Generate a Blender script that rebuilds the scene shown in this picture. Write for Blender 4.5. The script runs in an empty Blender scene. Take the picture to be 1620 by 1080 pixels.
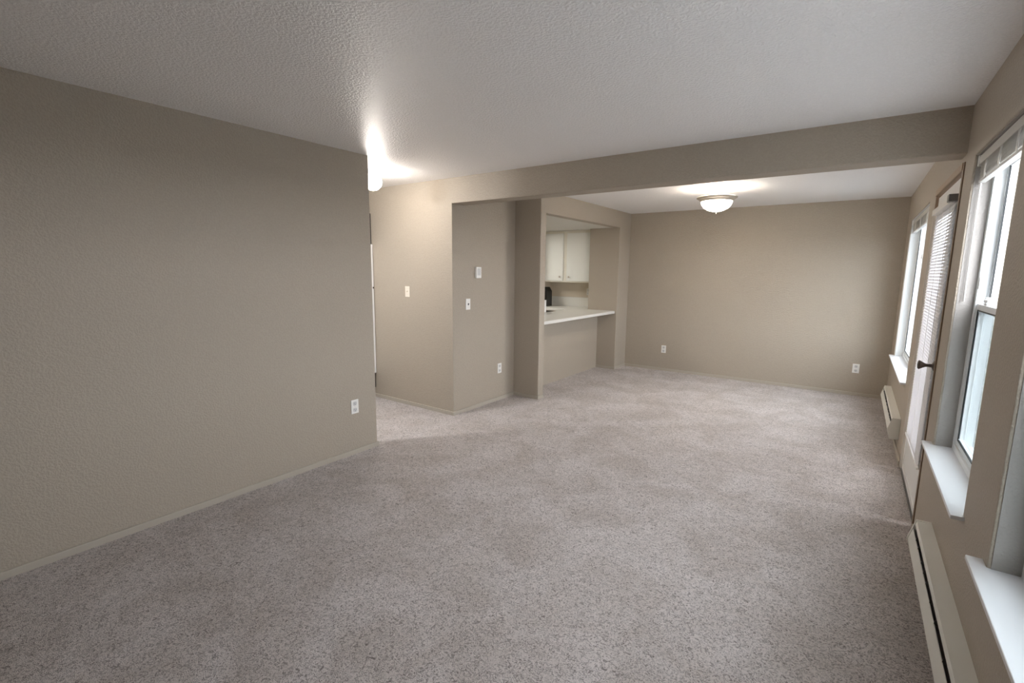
import bpy, bmesh, math, random
from mathutils import Vector, Matrix

random.seed(4)
C = bpy.context.scene.collection
S = bpy.context.scene

# ------------------------------------------------------------------ camera, sky, exposure
yaw, pitch, roll, CAM_H, F_PX = 0.62197, 0.14831, 0.01064, 1.5398, 754.1
right = Vector((math.cos(yaw), math.sin(yaw), 0))
ahead = Vector((-math.sin(yaw), math.cos(yaw), 0))
Z = Vector((0, 0, 1))
fwd = ahead * math.cos(pitch) - Z * math.sin(pitch)
up = ahead * math.sin(pitch) + Z * math.cos(pitch)
cr = right * math.cos(roll) + up * math.sin(roll)
cu = up * math.cos(roll) - right * math.sin(roll)
cam = bpy.data.objects.new('camera', bpy.data.cameras.new('camera'))
C.objects.link(cam)
m = Matrix((cr, cu, -fwd)).transposed().to_4x4()
m.translation = (0, 0, CAM_H)
cam.matrix_world = m
cam.data.sensor_width = 36
cam.data.lens = F_PX / 1620 * 36
cam.data.clip_start = 0.02
S.camera = cam

w = bpy.data.worlds.new('overcast_sky')
S.world = w
w.use_nodes = True
bg = w.node_tree.nodes['Background']
bg.inputs['Color'].default_value = (0.94, 0.95, 1.0, 1)
bg.inputs['Strength'].default_value = 3.0
S.view_settings.view_transform = 'Standard'
S.view_settings.look = 'None'
S.view_settings.gamma = 1
S.view_settings.exposure = 2.64
S.cycles.use_denoising = True
S.cycles.max_bounces = 12
S.cycles.diffuse_bounces = 8
S.cycles.transparent_max_bounces = 16
S.cycles.sample_clamp_indirect = 8
S.cycles.caustics_reflective = False
S.cycles.caustics_refractive = False


def portal(y0, y1, z0, z1):
    l = bpy.data.lights.new('window_portal', 'AREA')
    l.shape = 'RECTANGLE'
    l.size, l.size_y = z1 - z0, y1 - y0
    l.cycles.is_portal = True
    o = bpy.data.objects.new('window_portal', l)
    C.objects.link(o)
    o.location = (0.64, (y0 + y1) / 2, (z0 + z1) / 2)
    o.rotation_euler = (0, math.pi / 2, 0)


# unseen fill light, added to brighten the kitchen cabinets
kl = bpy.data.lights.new('kitchen_fill', 'AREA')
kl.shape, kl.size, kl.size_y, kl.energy, kl.color = 'RECTANGLE', 0.3, 1.1, 5.0, (1.0, 0.97, 0.90)
ko = bpy.data.objects.new('kitchen_fill', kl)
C.objects.link(ko)
ko.location = (-5.0, 5.9, 2.16)

# added fill behind the left wall, unseen, lifting the lower hallway wall
kl = bpy.data.lights.new('hallway_fill', 'AREA')
kl.shape, kl.size, kl.energy, kl.color = 'DISK', 0.25, 5.6, (0.93, 0.96, 1.0)
ko = bpy.data.objects.new('hallway_fill', kl)
C.objects.link(ko)
ko.location = (-4.05, 1.75, 2.36)
ko.rotation_euler = (math.radians(20), 0, 0)

# ------------------------------------------------------------------ plan (metres)
H = 2.44
XL, XR, YL = -3.298, 0.420, 2.582
YB, ZB, TB = 3.638, 2.194, 0.1875
XC, YP, XP, YF = -3.366, 4.736, -3.003, 7.393
YQ1, YQ2, XW, ZQ = 4.8515, 6.98, -3.324, 2.1985
YBACK = -1.0
XO = 0.60                      # outer face of the window wall
W1 = (5.24, 6.95, 0.615, 2.13)
W2 = (2.44, 3.385, 0.615, 2.135)
W3 = (0.95, 2.022, 0.615, 2.135)
D1 = (3.665, 4.79, 0.0, 2.14)

# ------------------------------------------------------------------ materials
def mat(name, col, rough=0.5, spec=0.5, metal=0.0):
    m = bpy.data.materials.new(name)
    m.use_nodes = True
    b = m.node_tree.nodes['Principled BSDF']
    b.inputs['Base Color'].default_value = (*col, 1)
    b.inputs['Roughness'].default_value = rough
    b.inputs['Specular IOR Level'].default_value = spec
    b.inputs['Metallic'].default_value = metal
    return m


def nd(m, t, **kw):
    n = m.node_tree.nodes.new(t)
    for k, v in kw.items():
        if k in n.inputs:
            n.inputs[k].default_value = v
        else:
            setattr(n, k, v)
    return n


def lk(m, a, b):
    m.node_tree.links.new(a, b)


def bumpy(m, scale, strength, dist, lo=0.4, hi=0.6, detail=3, tint=0.0):
    """sprayed / trowelled plaster relief, with a faint mottling of the paint itself"""
    b = m.node_tree.nodes['Principled BSDF']
    tc = nd(m, 'ShaderNodeTexCoord')
    n = nd(m, 'ShaderNodeTexNoise', Scale=scale, Detail=detail, Roughness=0.55)
    r = nd(m, 'ShaderNodeMapRange')
    r.inputs['From Min'].default_value = lo
    r.inputs['From Max'].default_value = hi
    bp = nd(m, 'ShaderNodeBump', Strength=strength, Distance=dist)
    lk(m, tc.outputs['Object'], n.inputs['Vector'])
    lk(m, n.outputs['Fac'], r.inputs['Value'])
    lk(m, r.outputs['Result'], bp.inputs['Height'])
    lk(m, bp.outputs['Normal'], b.inputs['Normal'])
    if tint:
        col = b.inputs['Base Color'].default_value[:3]
        rp = nd(m, 'ShaderNodeValToRGB')
        rp.color_ramp.elements[0].color = (*[c * (1 - tint) for c in col], 1)
        rp.color_ramp.elements[1].color = (*[c * (1 + tint) for c in col], 1)
        rp.color_ramp.elements[0].position, rp.color_ramp.elements[1].position = 0.35, 0.65
        lk(m, n.outputs['Fac'], rp.inputs['Fac'])
        lk(m, rp.outputs['Color'], b.inputs['Base Color'])
    return m


WALL_COL = (0.396, 0.346, 0.282)
M_wall = bumpy(mat('wall_paint', WALL_COL, 0.55, 0.35), 95, 0.35, 0.004, 0.38, 0.62, 2, 0.03)
M_trimwall = mat('painted_trim', (0.43, 0.388, 0.325), 0.45, 0.4)
M_reveal = bumpy(mat('reveal_paint', (0.37, 0.35, 0.325), 0.5, 0.4), 95, 0.25, 0.003)
M_ceil = bumpy(mat('ceiling_paint', (0.92, 0.91, 0.91), 0.40, 0.5), 80, 0.55, 0.005, 0.42, 0.58, 3, 0.02)
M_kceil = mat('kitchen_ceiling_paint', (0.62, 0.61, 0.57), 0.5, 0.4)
M_white = mat('white_paint', (0.80, 0.80, 0.78), 0.35)
M_sill = mat('white_sill', (0.78, 0.79, 0.81), 0.3)
M_vinyl = mat('white_vinyl', (0.80, 0.83, 0.84), 0.3)
M_gasket = mat('black_gasket', (0.015, 0.02, 0.02), 0.5)
M_plate = mat('white_plastic', (0.82, 0.81, 0.78), 0.3)
M_ivory = mat('ivory_plastic', (0.78, 0.72, 0.62), 0.35)
M_socket = mat('socket_plastic', (0.62, 0.62, 0.61), 0.35)
M_black = mat('black_enamel', (0.006, 0.006, 0.006), 0.3)
M_heater = mat('heater_enamel', (0.74, 0.73, 0.67), 0.4)
M_cab = mat('cabinet_white', (0.78, 0.79, 0.75), 0.4)
M_cabframe = mat('cabinet_cream', (0.76, 0.73, 0.64), 0.4)
M_counter = mat('laminate_white', (0.72, 0.71, 0.67), 0.3)
M_knob = mat('dark_bronze', (0.10, 0.08, 0.07), 0.35, 0.5, 0.7)
M_nickel = mat('brushed_nickel', (0.55, 0.50, 0.44), 0.35, 0.5, 0.9)
M_brown = mat('brown_wood', (0.17, 0.105, 0.06), 0.5)
M_tan = mat('tan_wood', (0.36, 0.255, 0.165), 0.5)
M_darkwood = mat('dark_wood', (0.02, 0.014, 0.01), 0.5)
M_bracket = mat('grey_metal', (0.16, 0.155, 0.15), 0.4, 0.5, 0.4)
M_kwall = mat('kitchen_wall_paint', (0.62, 0.55, 0.45), 0.5)
M_ground = bumpy(mat('pale_concrete', (0.24, 0.25, 0.25), 0.8), 3, 0.2, 0.01, tint=0.08)

# grain of the wood jamb
for wm in (M_brown, M_tan):
    b = wm.node_tree.nodes['Principled BSDF']
    c0 = b.inputs['Base Color'].default_value[:3]
    tc = nd(wm, 'ShaderNodeTexCoord')
    mp = nd(wm, 'ShaderNodeMapping')
    mp.inputs['Scale'].default_value = (60, 60, 3)
    n = nd(wm, 'ShaderNodeTexNoise', Scale=1.0, Detail=4)
    rp = nd(wm, 'ShaderNodeValToRGB')
    rp.color_ramp.elements[0].color = (*[c * 0.75 for c in c0], 1)
    rp.color_ramp.elements[1].color = (*[c * 1.25 for c in c0], 1)
    lk(wm, tc.outputs['Object'], mp.inputs['Vector'])
    lk(wm, mp.outputs['Vector'], n.inputs['Vector'])
    lk(wm, n.outputs['Fac'], rp.inputs['Fac'])
    lk(wm, rp.outputs['Color'], b.inputs['Base Color'])

# frieze carpet: twisted yarn squiggles, footprints and vacuum tracks in the pile
M_carpet = mat('frieze_carpet', (0.3, 0.27, 0.25), 0.95, 0.1)
b = M_carpet.node_tree.nodes['Principled BSDF']
tc = nd(M_carpet, 'ShaderNodeTexCoord')
nz = nd(M_carpet, 'ShaderNodeTexNoise', Scale=62.0, Detail=2.0, Roughness=0.6, Distortion=2.2)
lo = nd(M_carpet, 'ShaderNodeTexNoise', Scale=2.6, Detail=4.0, Roughness=0.62, Distortion=0.6)
fine = nd(M_carpet, 'ShaderNodeTexNoise', Scale=330.0, Detail=2.0)
r1 = nd(M_carpet, 'ShaderNodeValToRGB')
r1.color_ramp.elements[0].position = 0.33
r1.color_ramp.elements[1].position = 0.55
r1.color_ramp.elements[0].color = (0.27, 0.235, 0.22, 1)
r1.color_ramp.elements[1].color = (0.80, 0.74, 0.72, 1)
r2 = nd(M_carpet, 'ShaderNodeValToRGB')
r2.color_ramp.elements[0].position = 0.36
r2.color_ramp.elements[1].position = 0.66
r2.color_ramp.elements[0].color = (0.86, 0.835, 0.80, 1)
r2.color_ramp.elements[1].color = (1.07, 1.07, 1.07, 1)
mx = nd(M_carpet, 'ShaderNodeMix', data_type='RGBA', blend_type='MULTIPLY')
mx.inputs[0].default_value = 1.0
ad = nd(M_carpet, 'ShaderNodeMath', operation='ADD')
bp = nd(M_carpet, 'ShaderNodeBump', Strength=0.9, Distance=0.012)
for n in (nz, lo, fine):
    lk(M_carpet, tc.outputs['Object'], n.inputs['Vector'])
lk(M_carpet, nz.outputs['Fac'], r1.inputs['Fac'])
lk(M_carpet, lo.outputs['Fac'], r2.inputs['Fac'])
lk(M_carpet, r1.outputs['Color'], mx.inputs[6])
lk(M_carpet, r2.outputs['Color'], mx.inputs[7])
lk(M_carpet, mx.outputs[2], b.inputs['Base Color'])
lk(M_carpet, nz.outputs['Fac'], ad.inputs[0])
lk(M_carpet, fine.outputs['Fac'], ad.inputs[1])
lk(M_carpet, ad.outputs[0], bp.inputs['Height'])
lk(M_carpet, bp.outputs['Normal'], b.inputs['Normal'])
b.inputs['Sheen Weight'].default_value = 0.15


def glass(name, tint):
    m = bpy.data.materials.new(name)
    m.use_nodes = True
    nt = m.node_tree
    nt.nodes.remove(nt.nodes['Principled BSDF'])
    out = nt.nodes['Material Output']
    tr = nd(m, 'ShaderNodeBsdfTransparent')
    tr.inputs['Color'].default_value = (*tint, 1)
    gl = nd(m, 'ShaderNodeBsdfGlossy')
    gl.inputs['Roughness'].default_value = 0.02
    fr = nd(m, 'ShaderNodeLayerWeight', Blend=0.5)          # Schlick curve, the same from both faces
    pw = nd(m, 'ShaderNodeMath', operation='POWER')
    pw.inputs[1].default_value = 5.0
    sc = nd(m, 'ShaderNodeMath', operation='MULTIPLY_ADD')
    sc.inputs[1].default_value = 0.5
    sc.inputs[2].default_value = 0.02
    mix = nd(m, 'ShaderNodeMixShader')
    lk(m, fr.outputs['Facing'], pw.inputs[0])
    lk(m, pw.outputs[0], sc.inputs[0])
    lk(m, sc.outputs[0], mix.inputs[0])
    lk(m, tr.outputs[0], mix.inputs[1])
    lk(m, gl.outputs[0], mix.inputs[2])
    lk(m, mix.outputs[0], out.inputs['Surface'])
    return m


M_glass = glass('window_glass', (0.97, 0.98, 0.985))
M_screen = glass('insect_mesh', (0.48, 0.50, 0.50))
M_dayfilter = glass('daylight_filter', (0.72, 0.74, 0.75))  # tint chosen to cut the daylight entering the dining area


def translucent(name, col, fac):
    m = mat(name, col, 0.4)
    nt = m.node_tree
    b = nt.nodes['Principled BSDF']
    t = nd(m, 'ShaderNodeBsdfTranslucent')
    t.inputs['Color'].default_value = (*col, 1)
    mix = nd(m, 'ShaderNodeMixShader')
    mix.inputs[0].default_value = fac
    lk(m, b.outputs[0], mix.inputs[1])
    lk(m, t.outputs[0], mix.inputs[2])
    lk(m, mix.outputs[0], nt.nodes['Material Output'].inputs['Surface'])
    return m


M_slat = translucent('blind_slat', (0.80, 0.80, 0.82), 0.16)
M_slat2 = translucent('raised_slat', (0.72, 0.70, 0.66), 0.25)


def lamp_glass(name, col, strength):
    m = mat(name, (0.9, 0.88, 0.82), 0.2)
    b = m.node_tree.nodes['Principled BSDF']
    b.inputs['Emission Color'].default_value = (*col, 1)
    b.inputs['Emission Strength'].default_value = strength
    return m


M_bowl = lamp_glass('lit_bowl_glass', (1.0, 0.89, 0.76), 10.5)
M_globe = lamp_glass('lit_globe_glass', (1.0, 0.93, 0.86), 12.5)

# ------------------------------------------------------------------ mesh helpers
class MB:
    def __init__(self):
        self.bm = bmesh.new()

    def box(self, x0, x1, y0, y1, z0, z1):
        x0, x1 = sorted((x0, x1)); y0, y1 = sorted((y0, y1)); z0, z1 = sorted((z0, z1))
        v = [self.bm.verts.new(p) for p in ((x0, y0, z0), (x1, y0, z0), (x1, y1, z0), (x0, y1, z0),
                                            (x0, y0, z1), (x1, y0, z1), (x1, y1, z1), (x0, y1, z1))]
        for f in ((0, 3, 2, 1), (4, 5, 6, 7), (0, 1, 5, 4), (1, 2, 6, 5), (2, 3, 7, 6), (3, 0, 4, 7)):
            self.bm.faces.new([v[i] for i in f])
        return self

    def prism(self, pts, axis, a0, a1):
        """closed outline pts (2-D) swept along axis 0/1/2 from a0 to a1"""
        def put(p, a):
            q = list(p); q.insert(axis, a); return q
        A = [self.bm.verts.new(put(p, a0)) for p in pts]
        B = [self.bm.verts.new(put(p, a1)) for p in pts]
        n = len(pts)
        self.bm.faces.new(A); self.bm.faces.new(B[::-1])
        for i in range(n):
            self.bm.faces.new((A[i], B[i], B[(i + 1) % n], A[(i + 1) % n]))
        return self

    def lathe(self, prof, seg=40, axis=2, centre=(0, 0, 0)):
        """profile [(r, h)] turned about an axis; ends at r=0 are closed"""
        rings = []
        for r, h in prof:
            ring = []
            if r < 1e-6:
                p = [0, 0, 0]; p[axis] = h
                ring = [self.bm.verts.new(Vector(p) + Vector(centre))]
            else:
                for k in range(seg):
                    a = 2 * math.pi * k / seg
                    p = [r * math.cos(a), r * math.sin(a)]
                    p.insert(axis, h)
                    ring.append(self.bm.verts.new(Vector(p) + Vector(centre)))
            rings.append(ring)
        for a, c in zip(rings, rings[1:]):
            for k in range(seg):
                k2 = (k + 1) % seg
                if len(a) == 1 and len(c) == 1:
                    continue
                if len(a) == 1:
                    self.bm.faces.new((a[0], c[k], c[k2]))
                elif len(c) == 1:
                    self.bm.faces.new((a[k], c[0], a[k2]))
                else:
                    self.bm.faces.new((a[k], c[k], c[k2], a[k2]))
        return self

    def tube(self, pts, r, seg=8):
        prev = None
        for i, p in enumerate(pts):
            p = Vector(p)
            t = (Vector(pts[min(i + 1, len(pts) - 1)]) - Vector(pts[max(i - 1, 0)])).normalized()
            u = t.orthogonal().normalized(); v = t.cross(u)
            ring = [self.bm.verts.new(p + (u * math.cos(2 * math.pi * k / seg) + v * math.sin(2 * math.pi * k / seg)) * r)
                    for k in range(seg)]
            if prev:
                for k in range(seg):
                    self.bm.faces.new((prev[k], ring[k], ring[(k + 1) % seg], prev[(k + 1) % seg]))
            else:
                self.bm.faces.new(ring[::-1])
            prev = ring
        self.bm.faces.new(prev)
        return self

    def grid(self, axis, a0, a1, rect, holes):
        """slab across `axis` from a0 to a1, covering rect=(u0,u1,v0,v1) minus holes, outer faces only"""
        us = sorted({rect[0], rect[1], *[h[0] for h in holes], *[h[1] for h in holes]})
        vs = sorted({rect[2], rect[3], *[h[2] for h in holes], *[h[3] for h in holes]})
        us = [u for u in us if rect[0] <= u <= rect[1]]; vs = [v for v in vs if rect[2] <= v <= rect[3]]
        def full(i, j):
            if not (0 <= i < len(us) - 1 and 0 <= j < len(vs) - 1):
                return False
            cu_, cv_ = (us[i] + us[i + 1]) / 2, (vs[j] + vs[j + 1]) / 2
            return not any(h[0] < cu_ < h[1] and h[2] < cv_ < h[3] for h in holes)
        cache = {}
        def V(a, u, v):
            k = (a, u, v)
            if k not in cache:
                p = [u, v]; p.insert(axis, a)
                cache[k] = self.bm.verts.new(p)
            return cache[k]
        for i in range(len(us) - 1):
            for j in range(len(vs) - 1):
                if not full(i, j):
                    continue
                u0, u1, v0, v1 = us[i], us[i + 1], vs[j], vs[j + 1]
                for a in (a0, a1):
                    self.bm.faces.new((V(a, u0, v0), V(a, u1, v0), V(a, u1, v1), V(a, u0, v1)))
                for di, dj, p, q in ((-1, 0, (u0, v0), (u0, v1)), (1, 0, (u1, v0), (u1, v1)),
                                     (0, -1, (u0, v0), (u1, v0)), (0, 1, (u0, v1), (u1, v1))):
                    if not full(i + di, j + dj):
                        self.bm.faces.new((V(a0, *p), V(a0, *q), V(a1, *q), V(a1, *p)))
        return self

    def build(self, name, m, parent=None, bevel=0.0, seg=2, smooth=False, loc=None):
        bmesh.ops.recalc_face_normals(self.bm, faces=self.bm.faces)
        me = bpy.data.meshes.new(name)
        self.bm.to_mesh(me); self.bm.free()
        me.materials.append(m)
        o = bpy.data.objects.new(name, me)
        C.objects.link(o)
        if parent:
            o.parent = parent
        if loc:
            o.location = loc
        if bevel:
            md = o.modifiers.new('edge', 'BEVEL')
            md.width, md.segments, md.limit_method, md.angle_limit = bevel, seg, 'ANGLE', math.radians(40)
            md.harden_normals = True
        if smooth:
            for p in me.polygons:
                p.use_smooth = True
        return o


def tag(o, label, cat, group=None):
    o['label'] = label; o['category'] = cat
    if group:
        o['group'] = group
    return o


def thing(name, label, cat, loc=(0, 0, 0), rz=0.0, group=None):
    o = bpy.data.objects.new(name, None)
    o.empty_display_size = 0.05
    C.objects.link(o)
    o.location = loc; o.rotation_euler = (0, 0, rz)
    return tag(o, label, cat, group)


def struct(o, label=None):
    o['kind'] = 'structure'
    if label:
        o['label'] = label
    return o


def box(name, m, b, parent=None, bevel=0.0):
    return MB().box(*b).build(name, m, parent, bevel)


# ------------------------------------------------------------------ setting: floor, ceiling, walls
struct(box('floor', M_carpet, (-6.2, XR + 0.02, YBACK - 0.1, YF + 0.1, -0.12, 0)), 'grey-brown frieze carpet covering the whole floor')
struct(box('ceiling', M_ceil, (-6.2, XO, YBACK - 0.1, YF + 0.12, H, H + 0.12)), 'white textured ceiling with a soft sheen')
TOP, BOT = H + 0.04, -0.04

struct(MB().grid(0, XR, XO, (YBACK - 0.1, YF + 0.12, BOT, TOP), [W1, W2, W3, (D1[0], D1[1], -0.01, D1[3])])
       .build('wall_right', M_wall, bevel=0.007, seg=3), 'beige window wall with three windows and a glazed door')
struct(MB().box(XL - 0.122, XL, YBACK - 0.1, YL, BOT, TOP).build('wall_left', M_wall, bevel=0.007, seg=3),
       'large plain beige wall ending at the hallway')
struct(box('wall_far', M_wall, (-6.2, XO - 0.01, YF, YF + 0.12, BOT, TOP)), 'beige end wall of the dining area')
struct(box('wall_back', M_wall, (-6.2, XR + 0.05, YBACK - 0.12, YBACK, BOT, TOP)))
struct(MB().grid(1, YB, YB + TB, (-4.78, XR + 0.05, BOT, TOP), [(XC, XR + 1, BOT - 1, ZB)]).build('wall_hallway', M_wall, bevel=0.007, seg=3),
       'beige hallway wall running on as a drop beam between living and dining areas')
struct(MB().box(XC - 0.12, XC + 0.0008, YB + 0.012, YP + 0.06, BOT, TOP).build('wall_recess', M_wall), 'beige side wall of the recess behind the drop beam')
struct(box('wall_hallway_side', M_wall, (-4.80, -4.66, 0.9, YB + 0.05, BOT, TOP)))
struct(box('wall_hallway_end', M_wall, (-4.80, XL - 0.11, 0.9, 1.02, BOT, TOP)))
struct(MB().grid(0, XP - 0.115, XP, (YP, YF + 0.03, BOT, TOP), [(YQ1, YQ2, BOT - 1, ZQ)]).build('wall_pass_through', M_wall, bevel=0.007, seg=3),
       'beige wall with the tall kitchen pass-through opening')
struct(MB().box(-6.2, XP - 0.012, YP - 0.0008, YQ1 + 0.0008, BOT, TOP).build('wall_post', M_wall), 'beige wing wall at the left of the kitchen pass-through')
struct(MB().box(-3.50, XP - 0.012, YQ2 - 0.0008, YF + 0.03, BOT, TOP).build('wall_jamb', M_wall), 'beige wing wall at the right of the kitchen pass-through')
struct(MB().box(XW - 0.11, XW, YQ1 - 0.03, YQ2 + 0.03, BOT, 0.885).build('wall_bar', M_wall), 'beige half wall under the kitchen counter')
struct(box('wall_kitchen_side', M_kwall, (-6.2, -6.05, YP, YF + 0.05, BOT, TOP)))
struct(box('wall_kitchen_return', M_kwall, (-4.56, -4.45, 6.86, YF + 0.05, BOT, TOP)))
struct(box('wall_kitchen_back', M_kwall, (-6.1, -3.49, YF - 0.004, YF + 0.03, BOT, TOP)))
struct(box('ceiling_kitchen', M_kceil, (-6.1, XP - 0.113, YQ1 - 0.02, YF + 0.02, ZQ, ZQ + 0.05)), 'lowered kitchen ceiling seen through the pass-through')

# baseboards painted like the walls
def baseboard(name, x0, x1, y0, y1, m=M_trimwall):
    return struct(box(name, m, (x0, x1, y0, y1, -0.02, 0.040), bevel=0.004))

baseboard('baseboard_left', XL - 0.01, XL + 0.011, YBACK, YL + 0.011)
struct(MB().prism([(-4.66, YB - 0.011), (XC + 0.011, YB - 0.011), (XC + 0.011, YP + 0.01), (XC - 0.01, YP + 0.01), (XC - 0.01, YB + 0.01), (-4.66, YB + 0.01)],
                  2, -0.02, 0.040).build('baseboard_hallway', M_trimwall, bevel=0.004))
baseboard('baseboard_post', XC, XP + 0.009, YP - 0.011, YQ1 + 0.003)
baseboard('baseboard_jamb', XW, XP + 0.009, YQ2 - 0.01, YF)
baseboard('baseboard_far', XP, XR, YF - 0.011, YF + 0.01)
baseboard('baseboard_right', XR - 0.012, XR + 0.01, D1[1] + 0.05, YF)
baseboard('baseboard_near', XR - 0.012, XR + 0.01, YBACK, D1[0] - 0.03)

# ------------------------------------------------------------------ windows
XF0, XF1 = 0.497, 0.575        # inner and outer faces of the vinyl frame

def ring(mb, x0, x1, y0, y1, z0, z1, wd, wz=None):
    wz = wz or wd
    mb.grid(0, x0, x1, (y0, y1, z0, z1), [(y0 + wd, y1 - wd, z0 + wz, z1 - wz)])
    return mb


def window(n, W, slider=False, label=None):
    y0, y1, z0, z1 = W
    fr = ring(MB(), XF0, XF1, y0 + 0.002, y1 - 0.002, z0 + 0.002, z1 - 0.002, 0.035).build('window_%d' % n, M_vinyl, bevel=0.003)
    struct(fr, label)
    # sill board with a small nose into the room
    box('sill', M_sill, (XR - 0.042, XF0 + 0.01, y0 - 0.035, y1 + 0.06, z0 - 0.012, z0 + 0.004), fr, 0.003)
    # painted returns lining the opening
    box('reveal', M_vinyl if slider else M_reveal, (XR + 0.010, XF0 + 0.005, y1 - 0.003, y1 + 0.004, z0 + 0.004, z1), fr)
    box('reveal', M_vinyl if slider else M_reveal, (XR + 0.010, XF0 + 0.005, y0 - 0.004, y0 + 0.003, z0 + 0.004, z1), fr)
    box('reveal', M_vinyl if slider else M_reveal, (XR + 0.010, XF0 + 0.005, y0, y1, z1 - 0.003, z1 + 0.004), fr)
    a, c = y0 + 0.037, y1 - 0.037
    b0, b1 = z0 + 0.037, z1 - 0.037
    def sash(ya, yb, za, zb, x0, x1, wd, screen):
        s = ring(MB(), x0, x1, ya, yb, za, zb, wd).build('sash', M_vinyl, fr, 0.003)
        ring(MB(), x0 - 0.001, x0 + 0.006, ya + wd - 0.007, yb - wd + 0.007, za + wd - 0.007, zb - wd + 0.007, 0.007).build('gasket', M_gasket, s)
        box('pane', M_glass, ((x0 + x1) / 2 - 0.002, (x0 + x1) / 2 + 0.002, ya + wd - 0.004, yb - wd + 0.004, za + wd - 0.004, zb - wd + 0.004), s)
        return s
    if slider:
        mid = (a + c) / 2
        sash(mid - 0.03, c, b0, b1, 0.505, 0.533, 0.045, False)
        sash(a, mid + 0.03, b0, b1, 0.540, 0.568, 0.045, False)
        box('screen_filter', M_dayfilter, (0.5705, 0.572, a, c, b0, b1), fr)  # sheet added over both sashes to hold back daylight
    else:
        mid = 1.375
        lo_ = sash(a, c, b0, mid + 0.022, 0.505, 0.533, 0.036, True)
        sash(a, c, mid - 0.022, b1, 0.540, 0.568, 0.036, False)
        # sash lock on the meeting rail
        k = MB()
        k.box(0.507, 0.538, c - 0.20, c - 0.13, mid + 0.022, mid + 0.032)
        k.lathe([(0.0, 0.03), (0.016, 0.03), (0.016, 0.0)], 14, 2, (0.522, c - 0.165, mid + 0.03))
        k.box(0.502, 0.512, c - 0.24, c - 0.16, mid + 0.036, mid + 0.05)
        k.build('sash_lock', M_vinyl, fr, 0.003)
        box('latch', M_socket, (0.499, 0.507, c - 0.01, c + 0.006, 1.47, 1.53), fr, 0.002)
        box('screen_filter', M_screen, (0.5705, 0.572, a, c, b0, mid), fr)
    return fr


window(1, W1, True, 'wide white vinyl window beside the far corner of the dining area')
window(2, W2, False, 'white single-hung window between the door and the near window')
window(3, W3, False, 'white window at the right edge with only its sill and far side in view')
for W in (W1, W2, W3):
    portal(*W)
portal(3.96, 4.62, 0.35, 1.96)

# raised mini blinds tucked under the heads of the windows
def raised_blind(W, label, wand, cord):
    y0, y1, z0, z1 = W
    r = thing('mini_blind', label, 'blind', (0.457, (y0 + y1) / 2, z1), 0, 'raised mini blinds in the windows')
    hw = (y1 - y0) / 2 - 0.012
    hr = MB()
    hr.grid(1, -hw, hw, (-0.020, 0.020, -0.052, -0.010), [(-0.016, 0.016, -0.048, -0.010)])
    hr.build('headrail', M_slat2, r, 0.002)
    for s in (-1, 1):
        box('bracket', M_plate, (-0.024, 0.024, s * hw - 0.012, s * hw + 0.012, -0.058, -0.006), r, 0.002)
    sl = MB()
    rng = random.Random(int(y0 * 10))
    zz = -0.056
    for k in range(15):
        t = rng.uniform(-0.0012, 0.0012)
        sl.prism([(-0.013 + t, zz), (0.0 + t, zz + 0.0020), (0.013 + t, zz), (0.013 + t, zz - 0.0009), (0.0 + t, zz + 0.0011), (-0.013 + t, zz - 0.0009)],
                 1, -hw + 0.006 + rng.uniform(-.002, .002), hw - 0.006 + rng.uniform(-.002, .002))
        zz -= 0.0046
    sl.build('slats', M_slat2, r)
    MB().box(-0.014, 0.014, -hw + 0.006, hw - 0.006, zz - 0.016, zz - 0.002).build('bottom_rail', M_plate, r, 0.003)
    for q in (-0.62, 0.0, 0.62):
        tp = MB().tube([(-0.0165, q * hw - 0.012, -0.05), (-0.019, q * hw - 0.006, (zz - 0.05) / 2), (-0.0165, q * hw, zz - 0.012)], 0.0022, 6)
        tp.build('ladder_cord', M_plate, r)
        tp = MB().tube([(-0.0165, q * hw + 0.014, -0.05), (-0.020, q * hw + 0.004, (zz - 0.05) / 2 - 0.01), (-0.0165, q * hw + 0.01, zz - 0.012)], 0.0022, 6)
        tp.build('ladder_cord', M_plate, r)
    if wand:
        MB().tube([(-0.006, hw - 0.012, -0.05), (-0.004, hw - 0.010, -0.10), (-0.002, hw - 0.008, -0.73)], 0.0042, 8).build('wand', M_plate, r, smooth=True)
    if cord:
        for a_, b_ in ((0.16, 0.165), (0.175, 0.171)):
            MB().tube([(-0.024, -hw + a_, -0.05), (-0.026, -hw + b_, -0.42)], 0.0018, 6).build('pull_cord', M_plate, r)
        pc = MB().lathe([(0.0, 0.02), (0.004, 0.018), (0.009, -0.025), (0.0, -0.027)], 10, 2, (-0.026, -hw + 0.168, -0.43))
        pc.build('tassel', M_plate, r)
    return r


raised_blind(W2, 'white mini blind bunched up at the top of the nearer single-hung window', True, False)
raised_blind(W1, 'white mini blind bunched up at the top of the far wide window', False, True)

# ------------------------------------------------------------------ glazed door on the window wall
y0, y1, _, z1 = D1
door = MB().grid(0, 0.428, 0.470, (y0 + 0.045, y1 - 0.045, 0.012, z1 - 0.045), [(y0 + 0.31, y1 - 0.19, 0.37, z1 - 0.20)])
door = door.build('door_1', M_white, bevel=0.004)
struct(door, 'white glazed patio door with a closed mini blind')
ring(MB(), 0.425, 0.476, y0 + 0.300, y1 - 0.180, 0.36, z1 - 0.19, 0.02).build('glazing_bead', M_white, door, 0.004)
box('pane', M_glass, (0.432, 0.437, y0 + 0.308, y1 - 0.188, 0.368, z1 - 0.198), door)
ring(MB(), 0.424, 0.430, y0 + 0.085, y1 - 0.085, 0.05, 0.33, 0.022).build('panel_moulding', M_white, door, 0.002)
jb = MB().grid(0, XR - 0.006, 0.50, (y0 - 0.012, y1 + 0.012, 0.0, z1 + 0.012), [(y0 + 0.028, y1 - 0.028, -0.1, z1 - 0.03)])
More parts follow.
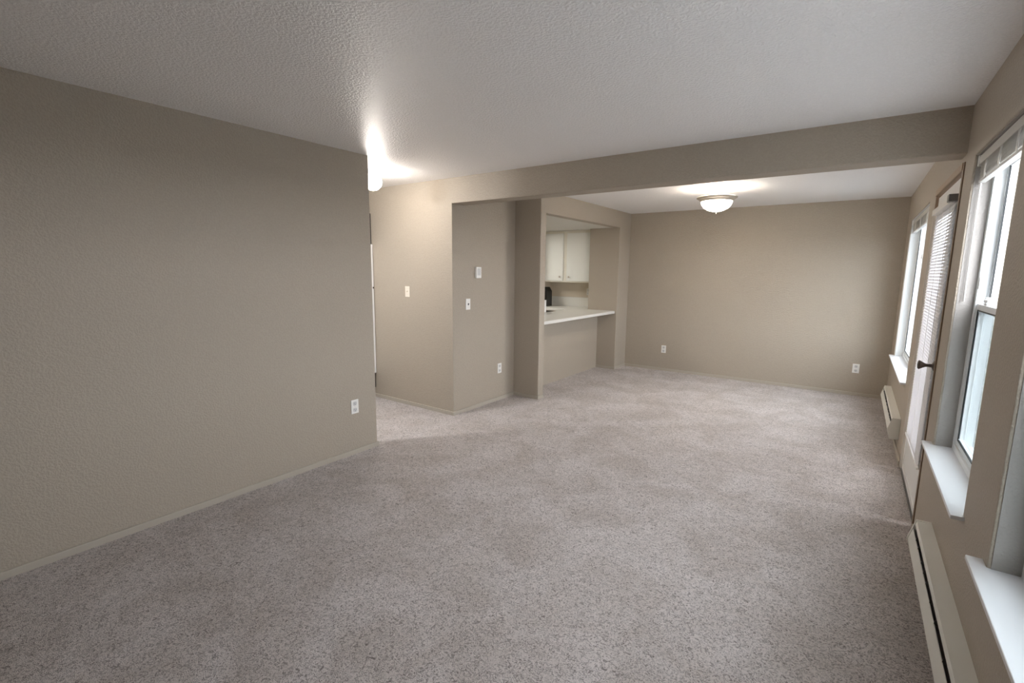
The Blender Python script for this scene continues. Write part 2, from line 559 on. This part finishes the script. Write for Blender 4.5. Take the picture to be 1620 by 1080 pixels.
jb = jb.build('door_frame', M_brown, door, 0.002)
box('head_trim', M_tan, (XR - 0.010, XR + 0.012, y0 + 0.02, y1 + 0.014, z1 - 0.028, z1 + 0.014), door, 0.002)
jc = MB()
jc.box(XR - 0.008, XR + 0.01, y1 - 0.03, y1 + 0.014, 0.0, 1.98)
jc.build('painted_jamb', M_trimwall, door, 0.002)
box('threshold', M_bracket, (XR, 0.56, y0 + 0.028, y1 - 0.028, -0.01, 0.012), door)
kb = MB().lathe([(0.0, 0.0), (0.031, 0.0), (0.031, -0.006), (0.020, -0.012), (0.011, -0.016), (0.009, -0.035), (0.011, -0.045),
                 (0.017, -0.056), (0.026, -0.070), (0.028, -0.075), (0.022, -0.080), (0.0, -0.083)], 24, 0, (0.425, y0 + 0.085, 1.0))
kb.build('door_knob', M_knob, door, smooth=True)

# closed blind hanging on the door
bl = thing('door_blind', 'white mini blind closed over the glazed patio door', 'blind', (0.419, (y0 + y1) / 2, 1.97), 0)
hw = 0.425
MB().grid(1, -hw, hw, (-0.026, 0.008, -0.012, 0.026), [(-0.022, 0.004, -0.008, 0.026)]).build('headrail', M_plate, bl, 0.002)
box('bracket', M_bracket, (-0.038, 0.008, -hw - 0.035, -hw + 0.03, -0.012, 0.030), bl, 0.003)
sl = MB()
ca, sa = math.cos(math.radians(72)), math.sin(math.radians(72))
zz = -0.03
while zz > -1.62:
    prof = [(-0.0125, 0.0), (0.0, 0.0022), (0.0125, 0.0), (0.0125, -0.0006), (0.0, 0.0016), (-0.0125, -0.0006)]
    sl.prism([(p * ca - q * sa, zz + p * sa + q * ca) for p, q in prof], 1, -hw + 0.004, hw - 0.004)
    zz -= 0.0205
sl.build('slats', M_slat, bl)
box('bottom_rail', M_plate, (-0.010, 0.005, -hw + 0.004, hw - 0.004, zz - 0.016, zz), bl, 0.003)
for q in (-0.3, 0.0, 0.3):
    MB().tube([(-0.010, q, -0.01), (-0.010, q, zz)], 0.0012, 6).build('ladder_cord', M_plate, bl)

# ------------------------------------------------------------------ hallway door in the far left sliver
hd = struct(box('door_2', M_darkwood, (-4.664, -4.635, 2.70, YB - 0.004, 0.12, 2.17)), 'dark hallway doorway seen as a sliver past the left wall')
box('door_slab', M_white, (-4.640, -4.612, 2.74, YB - 0.006, 0.30, 1.82), hd, 0.002)
box('hinge', M_knob, (-4.614, -4.607, YB - 0.022, YB - 0.008, 1.31, 1.33), hd)

# ------------------------------------------------------------------ electric baseboard heaters
def heater(ya, yb, label):
    L = yb - ya
    r = thing('baseboard_heater', label, 'heater', (XR, ya, 0.0), 0, 'electric baseboard heaters under the windows')
    prof = [(0.0, 0.300), (-0.056, 0.298), (-0.060, 0.292), (-0.064, 0.270), (-0.052, 0.264), (-0.012, 0.262), (-0.012, 0.290)]
    MB().prism([(0.0, 0.300), (-0.058, 0.298), (-0.0625, 0.276), (-0.0605, 0.275), (-0.056, 0.293), (0.0, 0.295)], 1, 0.012, L - 0.012).build('top_cover', M_heater, r)
    MB().prism([(-0.0685, 0.252), (-0.083, 0.192), (-0.066, 0.118), (-0.063, 0.118), (-0.080, 0.192), (-0.066, 0.252)], 1, 0.012, L - 0.012).build('front_panel', M_heater, r)
    box('back_plate', M_heater, (-0.004, 0.0, 0.006, L - 0.006, 0.115, 0.296), r)
    box('dark_interior', M_black, (-0.050, -0.004, 0.014, L - 0.014, 0.125, 0.270), r)
    cap = [(0.0, 0.303), (-0.060, 0.301), (-0.088, 0.192), (-0.066, 0.113), (0.0, 0.113)]
    for s in (0, 1):
        MB().prism(cap, 1, 0.0 if s == 0 else L - 0.014, 0.014 if s == 0 else L).build('end_cap', M_heater, r, 0.002)
    k = 0.20
    while k < L - 0.1:
        fn = MB().prism([(-0.050, 0.262), (-0.064, 0.270), (-0.069, 0.250), (-0.055, 0.245)], 1, k, k + 0.0012)
        fn.build('fin', M_bracket, r)
        k += random.choice((0.09, 0.14, 0.22))
    return r


heater(5.20, 6.72, 'shorter far baseboard heater below the wide dining window')
heater(1.05, 3.07, 'long near baseboard heater along the wall at bottom right')

# ------------------------------------------------------------------ wall plates
RZ = {'+x': math.pi / 2, '-y': 0.0}   # local -y is the face of the plate

def outlet(loc, facing, label, group='wall outlets'):
    r = thing('wall_outlet', label, 'outlet', loc, RZ[facing], group)
    box('plate', M_plate, (-0.036, 0.036, -0.006, 0.0, -0.059, 0.059), r, 0.003)
    for s in (-1, 1):
        f = MB().prism([(-0.017, s * 0.027 - 0.010), (-0.010, s * 0.027 - 0.017), (0.010, s * 0.027 - 0.017), (0.017, s * 0.027 - 0.010),
                        (0.017, s * 0.027 + 0.010), (0.010, s * 0.027 + 0.017), (-0.010, s * 0.027 + 0.017), (-0.017, s * 0.027 + 0.010)],
                       1, -0.0085, -0.005).build('receptacle', M_socket, r)
        for u0, u1, v0, v1 in ((-0.008, -0.0055, -0.001, 0.008), (0.0055, 0.008, -0.001, 0.007), (-0.0025, 0.0025, -0.010, -0.005)):
            box('slot', M_black, (u0, u1, -0.0092, -0.008, s * 0.027 + v0, s * 0.027 + v1), f)
    MB().lathe([(0.0, -0.0075), (0.003, -0.007), (0.003, -0.005)], 10, 1).build('screw', M_socket, r)
    return r


def switch(loc, facing, label, m, dark):
    r = thing('light_switch', label, 'switch', loc, RZ[facing], 'light switches')
    box('plate', m, (-0.036, 0.036, -0.006, 0.0, -0.059, 0.059), r, 0.003)
    t = MB().prism([(-0.006, 0.011), (-0.006, -0.011), (-0.009, -0.011), (-0.018, 0.004), (-0.017, 0.009)], 0, -0.005, 0.005)
    t.build('toggle', dark, r, 0.001)
    for s in (-1, 1):
        MB().lathe([(0.0, -0.0078), (0.003, -0.0072), (0.003, -0.005)], 10, 1, (0, 0, s * 0.030)).build('screw', M_socket, r)
    return r


outlet((XL, 2.362, 0.405), '+x', 'white duplex outlet low on the big left wall near its end')
outlet((XC, 4.442, 0.386), '+x', 'white outlet low on the recess wall below the light switch')
outlet((-2.368, YF, 0.341), '-y', 'white outlet on the far dining wall, the one toward the kitchen')
outlet((0.089, YF, 0.350), '-y', 'white outlet on the far dining wall near the windows')
outlet((-3.700, YF - 0.004, 1.19), '-y', 'white outlet on the kitchen wall under the cabinets')
switch((-4.039, YB, 1.294), '-y', 'ivory light switch on the hallway wall', M_ivory, M_ivory)
switch((XC, 3.875, 1.175), '+x', 'white light switch with dark toggle on the recess wall', M_plate, M_bracket)
th = thing('thermostat', 'small white box thermostat above the switch on the recess wall', 'thermostat', (XC, 4.030, 1.511), RZ['+x'])
box('housing', M_plate, (-0.042, 0.042, -0.028, 0.0, -0.060, 0.060), th, 0.005)
box('front_panel', M_socket, (-0.026, 0.026, -0.0295, -0.027, -0.030, 0.045), th, 0.001)

# ------------------------------------------------------------------ ceiling lights
dl = thing('ceiling_light', 'flush ceiling light with lit glass bowl and metal ring over dining area', 'ceiling light', (-1.315, 5.60, H))
MB().lathe([(0.0, 0.0), (0.062, 0.0), (0.060, -0.012), (0.030, -0.020), (0.022, -0.110), (0.0, -0.110)], 36).build('stem', M_white, dl, smooth=True)
MB().lathe([(0.158, -0.100), (0.200, -0.098), (0.207, -0.102), (0.204, -0.110), (0.186, -0.120), (0.170, -0.133), (0.163, -0.145), (0.155, -0.146), (0.151, -0.130)], 56).build('trim_ring', M_nickel, dl, smooth=True)
for k in range(3):
    a = math.radians(30 + 120 * k)
    MB().tube([(0.015 * math.cos(a), 0.015 * math.sin(a), -0.104), (0.165 * math.cos(a), 0.165 * math.sin(a), -0.112)], 0.004, 6).build('support_arm', M_nickel, dl)
bw = [(0.153, -0.128)]
for k in range(0, 13):
    a = math.pi / 2 * k / 12
    bw.append((0.157 * math.cos(a), -0.142 - 0.108 * math.sin(a)))
bw[-1] = (0.0, -0.250)
MB().lathe(bw, 56).build('glass_bowl', M_bowl, dl, smooth=True)
MB().lathe([(0.0, -0.275), (0.005, -0.273), (0.007, -0.267), (0.004, -0.260), (0.010, -0.255), (0.011, -0.250), (0.0, -0.247)], 16).build('finial', M_nickel, dl, smooth=True)

hl = thing('ceiling_light', 'lit glass globe ceiling light in the hallway behind the left wall edge', 'ceiling light', (-3.735, 2.965, H))
MB().lathe([(0.0, 0.0), (0.052, 0.0), (0.055, -0.004), (0.055, -0.030), (0.048, -0.036), (0.0, -0.036)], 40).build('collar', M_socket, hl)
gb = [(0.046, -0.034)]
for k in range(3, 19):
    a = math.pi * k / 18
    gb.append((0.085 * math.sin(a), -0.104 + 0.078 * math.cos(a)))
gb[-1] = (0.0, -0.182)
MB().lathe(gb, 40).build('glass_globe', M_globe, hl, smooth=True)

# ------------------------------------------------------------------ kitchen seen through the opening
ct = tag(MB().prism([(-3.030, YQ1 + 0.004), (-3.030, YQ2 - 0.004), (-3.515, YQ2 - 0.004), (-3.515, YF - 0.006), (-4.446, YF - 0.006), (-4.446, 6.76),
                     (-3.80, 6.76), (-3.72, 6.56), (-3.70, 6.40), (-3.70, YQ1 + 0.004)], 2, 0.888, 0.93).build('kitchen_countertop', M_counter, bevel=0.006),
         'white laminate countertop running through the kitchen pass-through', 'countertop')
box('backsplash', M_counter, (-4.44, -3.515, YF - 0.024, YF - 0.006, 0.928, 1.09), ct, 0.004)
cb = thing('wall_cabinet', 'white two-door kitchen wall cabinet with round knobs and black hinges', 'cabinet', (0, 0, 0))
CX0, CX1, CY, CZ0 = -4.44, -3.502, 7.085, 1.350
box('body', M_cabframe, (CX0, CX1, CY, YF - 0.006, CZ0, ZQ - 0.002), cb, 0.002)
for xa, xb, kx in ((CX0 + 0.02, -4.035, -4.085), (-3.965, CX1 - 0.035, -3.912)):
    d = box('door', M_cab, (xa, xb, CY - 0.019, CY - 0.0005, CZ0 + 0.022, ZQ - 0.045), cb, 0.003)
    MB().lathe([(0.0, -0.026), (0.012, -0.025), (0.016, -0.020), (0.014, -0.014), (0.006, -0.010), (0.006, 0.0)], 18, 1, (kx, CY - 0.019, CZ0 + 0.09)).build('knob', M_nickel, d, smooth=True)
hg = [(CX1 - 0.034, ZQ - 0.16), (CX1 - 0.034, CZ0 + 0.11)]
for hx, hz in hg:
    h_ = MB().box(hx, hx + 0.022, CY - 0.006, CY, hz - 0.025, hz + 0.025)
    h_.tube([(hx + 0.002, CY - 0.012, hz - 0.032), (hx + 0.002, CY - 0.012, hz + 0.032)], 0.006, 8)
    h_.build('hinge', M_black, cb)
ap = thing('kitchen_appliance', 'black upright appliance at the back of the kitchen counter by the post', 'appliance', (-4.36, 7.10, 0.931))
MB().prism([(-0.055, 0.0), (0.055, 0.0), (0.055, 0.26), (0.005, 0.33), (-0.055, 0.33)], 1, -0.06, 0.09).build('housing', M_black, ap, 0.004)
box('side_trim', M_white, (-0.075, -0.057, -0.06, 0.09, 0.0, 0.33), ap, 0.002)
rg = thing('kitchen_range', 'white range with dark top just behind the pass-through counter', 'range', (-4.05, 5.65, 0))
box('body', M_white, (-0.32, 0.325, -0.38, 0.38, 0.02, 0.895), rg, 0.006)
box('cooktop_and_shade', M_black, (-0.31, 0.29, -0.37, 0.80, 0.896, 0.906), rg, 0.003)  # black sheet; its far end stands for shade in the gap past the body
MB().prism([(0.295, 0.897), (0.342, 0.897), (0.342, 1.11), (0.327, 1.11), (0.322, 0.96)], 1, -0.38, 0.385).build('backguard', M_white, rg, 0.003)

# ------------------------------------------------------------------ outside
struct(box('ground', M_ground, (XO, 60, -40, 60, -0.35, -0.2)), 'pale concrete outside the windows')
